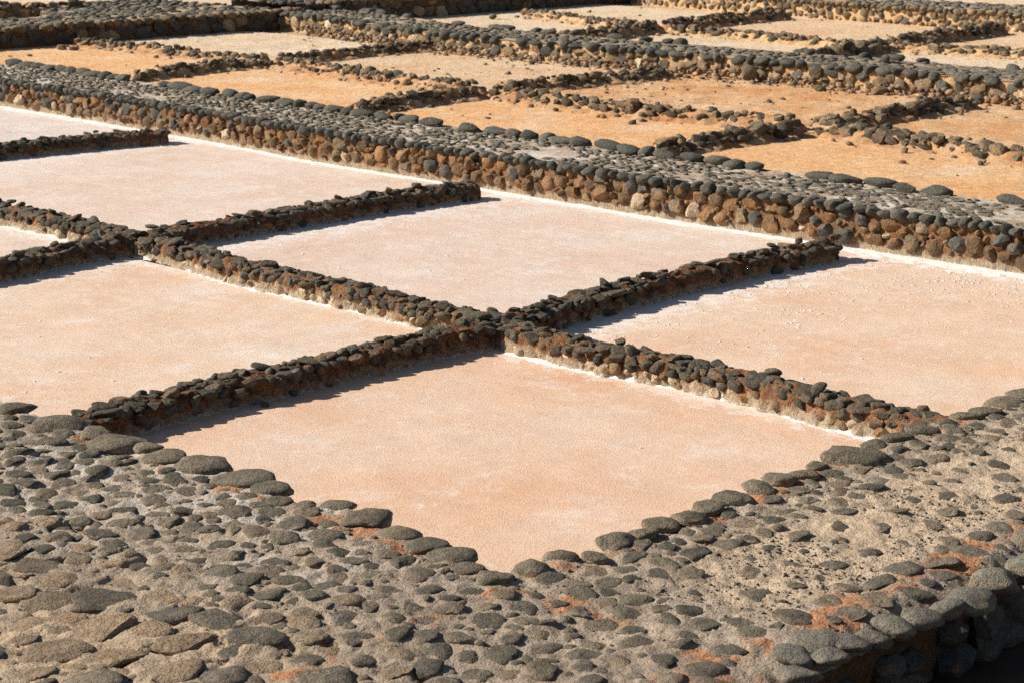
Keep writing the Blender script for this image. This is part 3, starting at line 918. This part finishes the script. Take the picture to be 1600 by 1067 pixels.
for msk, par in ((left, walkL), (right, walkR)):
    f = quads[msk]
    used, inv = np.unique(f, return_inverse=True)
    link(bpy.data.objects.new('mortar_bed', mesh_np('mortar_bed', GP[used] - np.array(par.location), inv.reshape(f.shape), M_WALK)), par)


# ------------------------------------------------------------------ divider walls between the pink pans
def divider(label, line, h=0.17, w=0.14, core=None, end0=True, end1=True, seed=0, salt_side=0):
    line = np.asarray(line, float)
    mid = line[len(line) // 2]
    root = empty('divider_wall', (mid[0], mid[1], 0), label, 'wall', 'low stone dividers between the pink pans', 'thing')
    prof = profile([(-w - 0.03, -0.06), (-w - 0.015, 0.02), (-w, h * 0.55), (-w * 0.9, h * 0.92), (-w * 0.6, h + 0.015), (0, h + 0.025), (w * 0.6, h + 0.015), (w * 0.9, h * 0.92), (w, h * 0.55), (w + 0.015, 0.02), (w + 0.03, -0.06)], 0.022)
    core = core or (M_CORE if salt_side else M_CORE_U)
    loft('mortar_core', line, prof, core, root, step=0.022, amp=0.07, freq=9, seed=seed, zs=0.7)
    t, q, d = resample(line, 0.01)
    tot = t[-1]

    def at(s, off):
        s = min(max(s, 0), tot)
        x = np.interp(s, t, q[:, 0])
        y = np.interp(s, t, q[:, 1])
        dx = np.interp(s, t, d[:, 0])
        dy = np.interp(s, t, d[:, 1])
        return x + dy * off, y - dx * off, math.atan2(dy, dx)
    for lane, off in enumerate((-0.11, -0.04, 0.04, 0.11)):
        s = uni(0, 0.08)
        while s < tot:
            a = uni(0.045, 0.125) if uni(0, 1) < 0.3 else uni(0.04, 0.085)
            b, c = a * uni(0.6, 0.85), uni(0.02, 0.04)
            x, y, ang = at(s + a, off + uni(-0.03, 0.03))
            if uni(0, 1) < 0.88:
                tilt = uni(-.22, .22) if uni(0, 1) < 0.9 else uni(-.8, .8)
                put(root, 'stone', random.choice(('pebble', 'flat', 'slab', 'rubble', 'flat', 'block')), M_SLAB, (x, y, h + 0.018 + uni(-0.01, 0.012) - (0.02 if lane in (0, 3) else 0)), (a, b, c), (uni(-.3, .3), tilt, ang + uni(-.9, .9)), 3)
            s += a * uni(1.5, 2.1)
    s = uni(0, 0.2)
    while s < tot:
        a, b, c = uni(0.04, 0.10), uni(0.035, 0.06), uni(0.016, 0.034)
        x, y, ang = at(s + a, uni(-0.08, 0.08))
        put(root, 'stone', random.choice(('slab', 'slab', 'pebble')), M_SLAB, (x, y, h + 0.06 + uni(-0.012, 0.015)), (a, b, c), (uni(-.35, .35), uni(-.35, .35), ang + uni(-1.5, 1.5)), 3)
        s += a * 2 + (uni(0.05, 0.4) if uni(0, 1) < 0.8 else 0.7)
    for side in (-1, 1):
        s = uni(0, 0.1)
        while s < tot:
            a, b, c = uni(0.04, 0.075), uni(0.035, 0.055), uni(0.03, 0.05)
            x, y, ang = at(s + a, side * (w + uni(-0.025, 0.005)))
            if uni(0, 1) < 0.8:
                put(root, 'stone', random.choice(('pebble', 'rubble', 'block', 'flat')), M_SLAB if uni(0, 1) < 0.8 else M_GREY, (x, y, h * uni(0.6, 0.95)), (a, b, c), (uni(-.4, .4), uni(-.5, .5), ang + uni(-.4, .4)))
            s += a * uni(1.8, 2.6)
    for side in (-1, 1):
        s = uni(0, 0.1)
        while s < tot:
            a = uni(0.03, 0.085)
            x, y, ang = at(s + a, side * (w + uni(-0.03, 0.012)))
            if uni(0, 1) < (0.75 if salt_side else 0.4):
                put(root, 'stone', random.choice(('rubble', 'rubble', 'flat')), (M_CRUSTED if uni(0, 1) < 0.75 else M_RUBBLE) if (salt_side and side == 1) else (M_RUBBLE if uni(0, 1) < 0.6 else M_GREY), (x, y, uni(0.015, 0.085)), (a, uni(0.03, 0.05), a * uni(0.5, 0.9)), (uni(-.4, .4), uni(-.5, .5), ang + uni(-.3, .3)))
            s += a * uni(1.6, 2.3)
    # white salt rim where the wall meets the brine
    for side in ((-1, 1) if salt_side == 2 else (salt_side,)):
        if not side:
            continue
        tt, qq, dd = resample(line, 0.02)
        nx = np.stack([dd[:, 1], -dd[:, 0]], 1) * side
        ws = np.linspace(0.08, 0.34, 16)
        wv = 0.026 + 0.08 * fbm(np.stack([tt * 1.1, tt * 0, tt * 0 + seed], 1), 5, 0, 0.65)
        P = np.zeros((len(tt), len(ws), 3))
        for j, x in enumerate(ws):
            P[:, j, :2] = qq + nx * x
            dist = x - w - 0.01
            n = fbm(np.stack([P[:, j, 0] * 16, P[:, j, 1] * 16, tt * 0], 1), 4, seed, 0.65)
            P[:, j, 2] = 0.010 * (1 - dist / np.maximum(wv, 0.008)) + 0.016 * n - 0.012 * (wv < 0.02)
        grid_obj('salt_crust', P, M_SALT, root, keep=P[..., 2] > -0.006)
    return root


X1, X2 = (11.84, 11.5), (12.0, 16.98)
divider('shaded stone divider from the left walkway to the crossing, behind the foreground pan', [(7.0, 11.42), (8.0, 11.55), (8.82, 11.61), (9.38, 11.56), (10.54, 11.58), (11.24, 11.54), (11.7, 11.5)], seed=1)
divider('stone divider from the centre crossing ending free just short of the stone bank', [(11.98, 11.5), (12.92, 11.62), (13.9, 11.69), (14.84, 11.68), (15.82, 11.66), (16.78, 11.55)], seed=2)
divider('sunlit stone divider between the left and the centre crossing', [(12.0, 16.85), (11.97, 15.96), (11.84, 15.0), (11.86, 14.22), (11.87, 13.24), (11.8, 12.22), (11.84, 11.5)], seed=3, salt_side=1)
divider('sunlit stone divider from the centre crossing to the right walkway, above the foreground pan', [(11.84, 11.5), (11.72, 11.04), (11.7, 10.12), (11.8, 9.24), (11.75, 8.3), (11.72, 7.46), (11.7, 6.75)], seed=4, salt_side=1)
divider('sunlit stone divider running from the left crossing off the left edge', [(12.05, 22.5), (12.03, 19.68), (12.06, 18.21), (12.0, 16.99)], seed=5, salt_side=1)
divider('shaded stone divider running from the left crossing down to the left edge', [(7.0, 16.8), (10.25, 16.86), (11.39, 17.08), (11.88, 17.03)], seed=6)
divider('stone divider from the left crossing ending free near the middle of the stone bank', [(12.12, 17.0), (12.34, 17.02), (13.82, 17.04), (15.73, 17.08), (16.9, 16.92)], seed=7)
divider('short dark stone divider at the far left, ending free before the bank', [(12.3, 24.2), (14.76, 24.05), (16.33, 23.88), (17.25, 23.66)], seed=8)

# salt rim at the foot of the stone bank
vv = np.arange(8.0, 31.0, 0.025)
ws = np.linspace(-0.05, 0.75, 40)
wv = 0.06 + 0.10 * fbm(np.stack([vv * 0.9, vv * 0, vv * 0], 1), 5, 3, 0.62) + 0.20 * np.exp(-((vv - 10.6) / 0.9) ** 2) + 0.05 * np.exp(-((vv - 26.5) / 3) ** 2)
P = np.zeros((len(vv), len(ws), 3))
for j, x in enumerate(ws):
    P[:, j, 0] = W1F(vv) - x - 0.02
    P[:, j, 1] = vv
    n = fbm(np.stack([P[:, j, 0] * 11, vv * 7, vv * 0], 1), 5, 8, 0.66)
    P[:, j, 2] = 0.014 * (1 - np.maximum(x, 0) / np.maximum(wv, 0.02)) + 0.026 * n * (0.4 + np.minimum(x / np.maximum(wv, 0.02), 1))
    P[:, j, 2] -= 0.02 * np.clip((x - wv) / 0.2, 0, 3)
grid_obj('salt_crust', P, M_SALT, bank1, keep=P[..., 2] > -0.006)


# ------------------------------------------------------------------ low rough walls between the dry beds
def rough_wall(label, line, h=0.14, w=0.16, size=(0.04, 0.11), seed=0, blocks=0.25, dens=1.0, soil=M_BERM):
    line = np.asarray(line, float)
    mid = line[len(line) // 2]
    root = empty('rough_wall', (mid[0], mid[1], Z1), label, 'wall', 'low rubble walls between the dry beds', 'thing')
    prof = profile([(-w - 0.24, -0.05), (-w - 0.14, 0.015), (-w, h * 0.4), (-w * 0.6, h * 0.85), (0, h * 0.95), (w * 0.6, h * 0.85), (w, h * 0.4), (w + 0.14, 0.015), (w + 0.24, -0.05)], 0.045)
    loft('soil_bank', line, prof, soil, root, step=0.05, amp=0.085, freq=6, seed=seed, z0=Z1, endcap=0.15)
    t, q, d = resample(line, 0.05)
    tot = t[-1]
    for lane, (off, zz_) in enumerate(((-w * 0.75, 0.5), (-w * 0.3, 0.95), (w * 0.3, 0.95), (w * 0.8, 0.5), (0.0, 1.2))):
        s = uni(0, 0.2)
        while s < tot:
            a = uni(*size) * (1 if lane < 4 else 0.7)
            if uni(0, 1) < (0.9 if lane < 4 else 0.45) * dens:
                i = min(int(s / tot * (len(t) - 1)), len(t) - 1)
                o = off + uni(-0.06, 0.06)
                x, y = q[i, 0] + d[i, 1] * o, q[i, 1] - d[i, 0] * o
                kd = 'block' if uni(0, 1) < blocks else random.choice(('rubble', 'slab', 'block', 'rubble', 'flat'))
                put(root, 'stone', kd, M_FIELD if uni(0, 1) < 0.6 else M_SLAB, (x, y, Z1 + h * zz_ + uni(-0.02, 0.03)), (a, a * uni(0.55, 0.8), a * uni(0.4, 0.7)), (uni(-.4, .4), uni(-.4, .4), math.atan2(d[i, 1], d[i, 0]) + uni(-.6, .6)))
            s += a * uni(1.7, 2.3)
    return root


RW = [
    ('sparse rubble row at the upper left, leading away from the dark shaded wall', [(23.2, 34.6), (23.35, 33.1), (23.25, 30.5), (23.3, 28.7)], dict(dens=0.8, h=0.12)),
    ('rubble row behind the second orange bed from the left', [(23.3, 28.4), (22.9, 25.65), (22.65, 24.1), (22.6, 22.5)], dict(h=0.15)),
    ('rubble row with a pointed boulder behind the third orange bed', [(22.55, 22.0), (22.36, 20.4), (22.2, 18.67), (22.44, 17.48), (22.55, 16.2)], dict(blocks=0.5, h=0.15)),
    ('row of large tan blocks behind the rightmost orange bed', [(22.5, 15.7), (22.2, 13.77), (21.95, 12.25), (21.6, 8.5)], dict(blocks=0.75, size=(0.055, 0.135), h=0.15, w=0.12)),
    ('dark stone row on the right of the first orange bed, starting at the bank', [(19.9, 28.1), (21.85, 28.46), (23.1, 28.5)], dict(soil=M_BERM2)),
    ('dark stone row on the right of the pale cracked bed', [(23.5, 28.5), (26.1, 28.7), (27.6, 28.62)], dict()),
    ('dark slab row on the right of the second orange bed, starting at the bank', [(19.6, 22.05), (20.8, 22.15), (22.3, 22.2)], dict(blocks=0.5, size=(0.055, 0.135))),
    ('dark rounded stone row ending at the small patch of pebbles', [(22.9, 22.2), (24.32, 22.2), (26.6, 21.85)], dict(size=(0.05, 0.12))),
    ('blocky stone row on the right of the third orange bed, starting at the bank', [(19.3, 15.96), (20.29, 16.02), (22.3, 15.95)], dict(blocks=0.6, size=(0.055, 0.135))),
    ('broken slab row leading to the middle bank at the right', [(22.8, 15.92), (24.5, 15.9), (26.5, 15.88)], dict(blocks=0.5, size=(0.055, 0.14))),
    ('small rubble row at the top centre behind the narrow cream bed', [(35.1, 33.2), (34.2, 29.6), (34.0, 28.3)], dict(size=(0.05, 0.12), soil=M_BERM2)),
    ('rubble row behind the pale narrow bed at the upper right', [(33.95, 27.7), (33.74, 25.0), (33.3, 22.6)], dict(size=(0.06, 0.13), soil=M_BERM2)),
    ('row of large grey blocks near the right edge, far behind the middle bank', [(33.6, 22.0), (33.95, 20.9), (34.1, 18.5), (34.1, 14.0)], dict(size=(0.06, 0.13), blocks=0.6, soil=M_BERM2)),
    ('dark stone row from the middle bank to the upper rubble crossing', [(29.3, 27.6), (32.0, 27.8), (33.8, 28.1)], dict(size=(0.06, 0.13), h=0.2)),
    ('dark stone row ending free before the farthest bank', [(34.3, 28.2), (36.5, 28.3), (38.9, 28.35)], dict(size=(0.06, 0.13), h=0.2)),
    ('dark block row with a big black boulder, behind the middle bank', [(29.6, 21.3), (31.8, 21.65), (33.3, 22.0)], dict(size=(0.1, 0.22), h=0.2, blocks=0.5)),
    ('ragged dark slab row reaching the farthest bank at the right', [(34.0, 22.1), (35.5, 22.3), (38.7, 22.45)], dict(size=(0.06, 0.14), h=0.2, blocks=0.4)),
    ('ragged dark wall across the top left corner', [(21.0, 39.8), (24.6, 39.7), (26.6, 39.6)], dict(size=(0.1, 0.22), h=0.45, w=0.25)),
]
for i, (lab, ln, kw) in enumerate(RW):
    rough_wall(lab, ln, seed=100 + i, **kw)

# ------------------------------------------------------------------ single boulders lying loose
BL = [(1003, 113, 26, 15, 'pebble', 'pale grey oval boulder lying alone before the middle bank', M_BASALT), (1171, 112, 24, 24, 'block', 'grey angular boulder leaning on the middle bank', M_FIELD),
      (844, 84, 26, 14, 'slab', 'dark flat pointed stone below the middle bank coping', M_BASALT), (936, 90, 26, 18, 'pebble', 'dark round boulder at the foot of the middle bank', M_BASALT),
      (988, 162, 24, 22, 'block', 'pale pointed boulder standing on the rubble row', M_FIELD), (667, 60, 12, 14, 'block', 'small upright stone left of the middle bank coping', M_FIELD),
      (770, 26, 14, 9, 'pebble', 'pale boulder in the shadow line of the top centre wall', M_FIELD), (1529, 154, 24, 13, 'pebble', 'smooth dark oval stone before the middle bank, near the right edge', M_BASALT),
      (1508, 146, 26, 18, 'rubble', 'rounded grey boulder propped beside the smooth oval stone', M_FIELD), (1374, 141, 26, 14, 'block', 'jagged dark stone lying in front of the middle bank', M_FIELD),
      (1281, 138, 22, 10, 'rubble', 'small clump stone lying on the sand before the middle bank', M_FIELD), (1384, 91, 14, 12, 'pebble', 'dark ball shaped stone on top of the middle bank', M_BASALT),
      (1270, 104, 32, 22, 'rubble', 'large brown boulder set in the middle bank face', M_FIELD), (1337, 76, 42, 24, 'block', 'big dark pointed boulder at the foot of the block row', M_SLAB),
      (97, 74, 16, 9, 'block', 'pale block at the foot of the dark wall, left of its twin', M_FIELD), (116, 75, 15, 9, 'block', 'pale block at the foot of the dark wall, right of its twin', M_FIELD),
      (290, 388, 9, 10, 'pebble', 'small dark ball stone at the foot of the sunlit divider', M_SLAB), (414, 630, 15, 9, 'block', 'small dark wet stone in the shadow of the foreground divider', M_SLAB)]
for px, py, w, h, kd, lab, mt in BL:
    z = Z1 if py < 200 else 0.0
    if 'on top of the middle' in lab:
        z = 0.74
    if 'standing on the rubble' in lab:
        z = Z1 + 0.1
    if 'set in the middle bank' in lab or 'leaning' in lab:
        z = Z1 + 0.06
    p, t = un(px, py + h * 0.5, z)
    a, c = w / 2 * t / F_PX, h / 2 * t / F_PX
    o = put(None, 'boulder', kd, mt, (p[0], p[1], z + c * 0.8), (a, a * 0.8, c), (uni(-.15, .15), uni(-.15, .15), CAM_YAW + uni(-.2, .2)), 2)
    tag(o, lab, 'boulder', 'loose boulders')

# ------------------------------------------------------------------ uncountable small stuff
grav = []
for i in range(26000):
    if uni(0, 1) < 0.5:
        u, v = uni(4.2, UI - 0.05), uni(VO + 0.1, 11.6)
    else:
        u, v = uni(UI, 12.6), uni(VO + 0.1, VI - 0.06)
    n = vnoise(np.array([[u * 1.7, v * 1.7, 3.0]]))[0]
    if n < uni(-0.5, 0.5) or not seen(u, v):
        continue
    a = 0.004 + 0.011 * uni(0, 1) ** 3
    grav.append(('rubble', (u, v, zat(u, v) + a * 0.2) if False else (u, v, 0.0), (a * uni(0.8, 1.4), a, a * 0.8), (uni(0, 6), uni(0, 6), uni(0, 6))))
gu_ = np.array([[g[1][0] for g in grav]])
gv_ = np.array([[g[1][1] for g in grav]])
gz_ = walk_z(gu_, gv_)[0]
oct_v = np.array([[1, 0, 0], [-1, 0, 0], [0, 1, 0], [0, -1, 0], [0, 0, 1], [0, 0, -1]], float)
oct_f = np.array([[0, 2, 4], [2, 1, 4], [1, 3, 4], [3, 0, 4], [2, 0, 5], [1, 2, 5], [3, 1, 5], [0, 3, 5]])
OCT = {'rubble': [(oct_v * RNG.uniform(0.75, 1.2, (6, 1)), oct_f) for _ in range(8)]}
grav = [(g[0], (g[1][0], g[1][1], z), g[2], g[3]) for g, z in zip(grav, gz_)]
tag(joined('gravel', grav, stone_mat('gravel_grit', [(0.07, 0.055, 0.042), (0.14, 0.11, 0.08), (0.3, 0.22, 0.15), (0.05, 0.045, 0.04)], stain_amt=0, dust_amt=0, fine=60), None, OCT), 'dark gravel strewn over the near cobbled walkways', 'gravel', kind='stuff')

rub = []
for i, (lab, u0, u1, v0, v1, cs, amp, gr) in enumerate(BEDS):
    for j in range(int(420 * gr * gr) + 25):
        u, v = uni(u0 + 0.2, u1 - 0.2), uni(v0 + 0.2, v1 - 0.2)
        n = vnoise(np.array([[u * 0.6, v * 0.6, 7.0 + i]]))[0]
        if n < uni(-0.4, 0.7):
            continue
        a = 0.012 + 0.05 * uni(0, 1) ** 4
        rub.append(('rubble', (u, v, Z1 + a * 0.2), (a * uni(0.9, 1.6), a, a * 0.6), (uni(-.4, .4), uni(-.4, .4), uni(0, 6))))
for lab, ln, kw in RW[:-1]:
    t, q, d = resample(ln, 0.05)
    for j in range(int(t[-1] * 26)):
        i = random.randrange(len(t))
        o = random.gauss(0, 0.26)
        a = 0.012 + 0.05 * uni(0, 1) ** 3
        rub.append(('rubble', (q[i, 0] + d[i, 1] * o, q[i, 1] - d[i, 0] * o, Z1 + 0.02 + max(0, 0.1 - abs(o) * 0.4)), (a * 1.3, a, a * 0.7), (uni(-.5, .5), uni(-.5, .5), uni(0, 6))))
for v in np.arange(12, 34, 0.02):
    a = 0.015 + 0.06 * uni(0, 1) ** 3
    o = abs(random.gauss(0, 0.28))
    rub.append(('rubble', (float(W2F(v)) - o, v, Z1 + 0.01 + max(0, 0.12 - o * 0.4)), (a * 1.2, a, a * 0.7), (uni(-.5, .5), uni(-.5, .5), uni(0, 6))))
tag(joined('rubble', rub, stone_mat('rubble_clods', [(0.10, 0.08, 0.06), (0.28, 0.17, 0.095), (0.36, 0.20, 0.10), (0.18, 0.14, 0.10), (0.40, 0.28, 0.17)], stain_amt=0.2, dust=(0.46, 0.31, 0.19), dust_amt=0.4, fine=60)), 'small clods and stone chips strewn over the dry beds', 'rubble', kind='stuff')

fl = []


def flakes(n, u0, u1, v0, v1, dens):
    for _ in range(n):
        u, v = uni(u0, u1), uni(v0, v1)
        if uni(0, 1) < dens(u, v) * (0.2 + 1.6 * max(0, vnoise(np.array([[u * 2.2, v * 2.2, 1.0]]))[0])):
            a = 0.003 + 0.012 * uni(0, 1) ** 3
            fl.append(('flat', (u, v, 0.0005), (a * uni(1, 2.4), a, 0.0012), (0, 0, uni(0, 6))))


flakes(9000, 12.0, 17.2, 8.6, 11.4, lambda u, v: math.exp(-(11.4 - v) / 0.75))
flakes(7000, 15.3, 17.3, 8.0, 11.3, lambda u, v: math.exp(-(17.3 - u) / 0.45))
flakes(5000, 12.1, 17.3, 13.0, 16.8, lambda u, v: math.exp(-(16.8 - v) / 0.9))
flakes(500, 7.2, 11.6, 7.0, 11.3, lambda u, v: 0.12)
flakes(700, 7.2, 11.6, 11.8, 15.5, lambda u, v: 0.25)
tag(joined('salt_flakes', fl, M_SALT), 'white salt flakes floating on the pink pans', 'salt', kind='stuff')
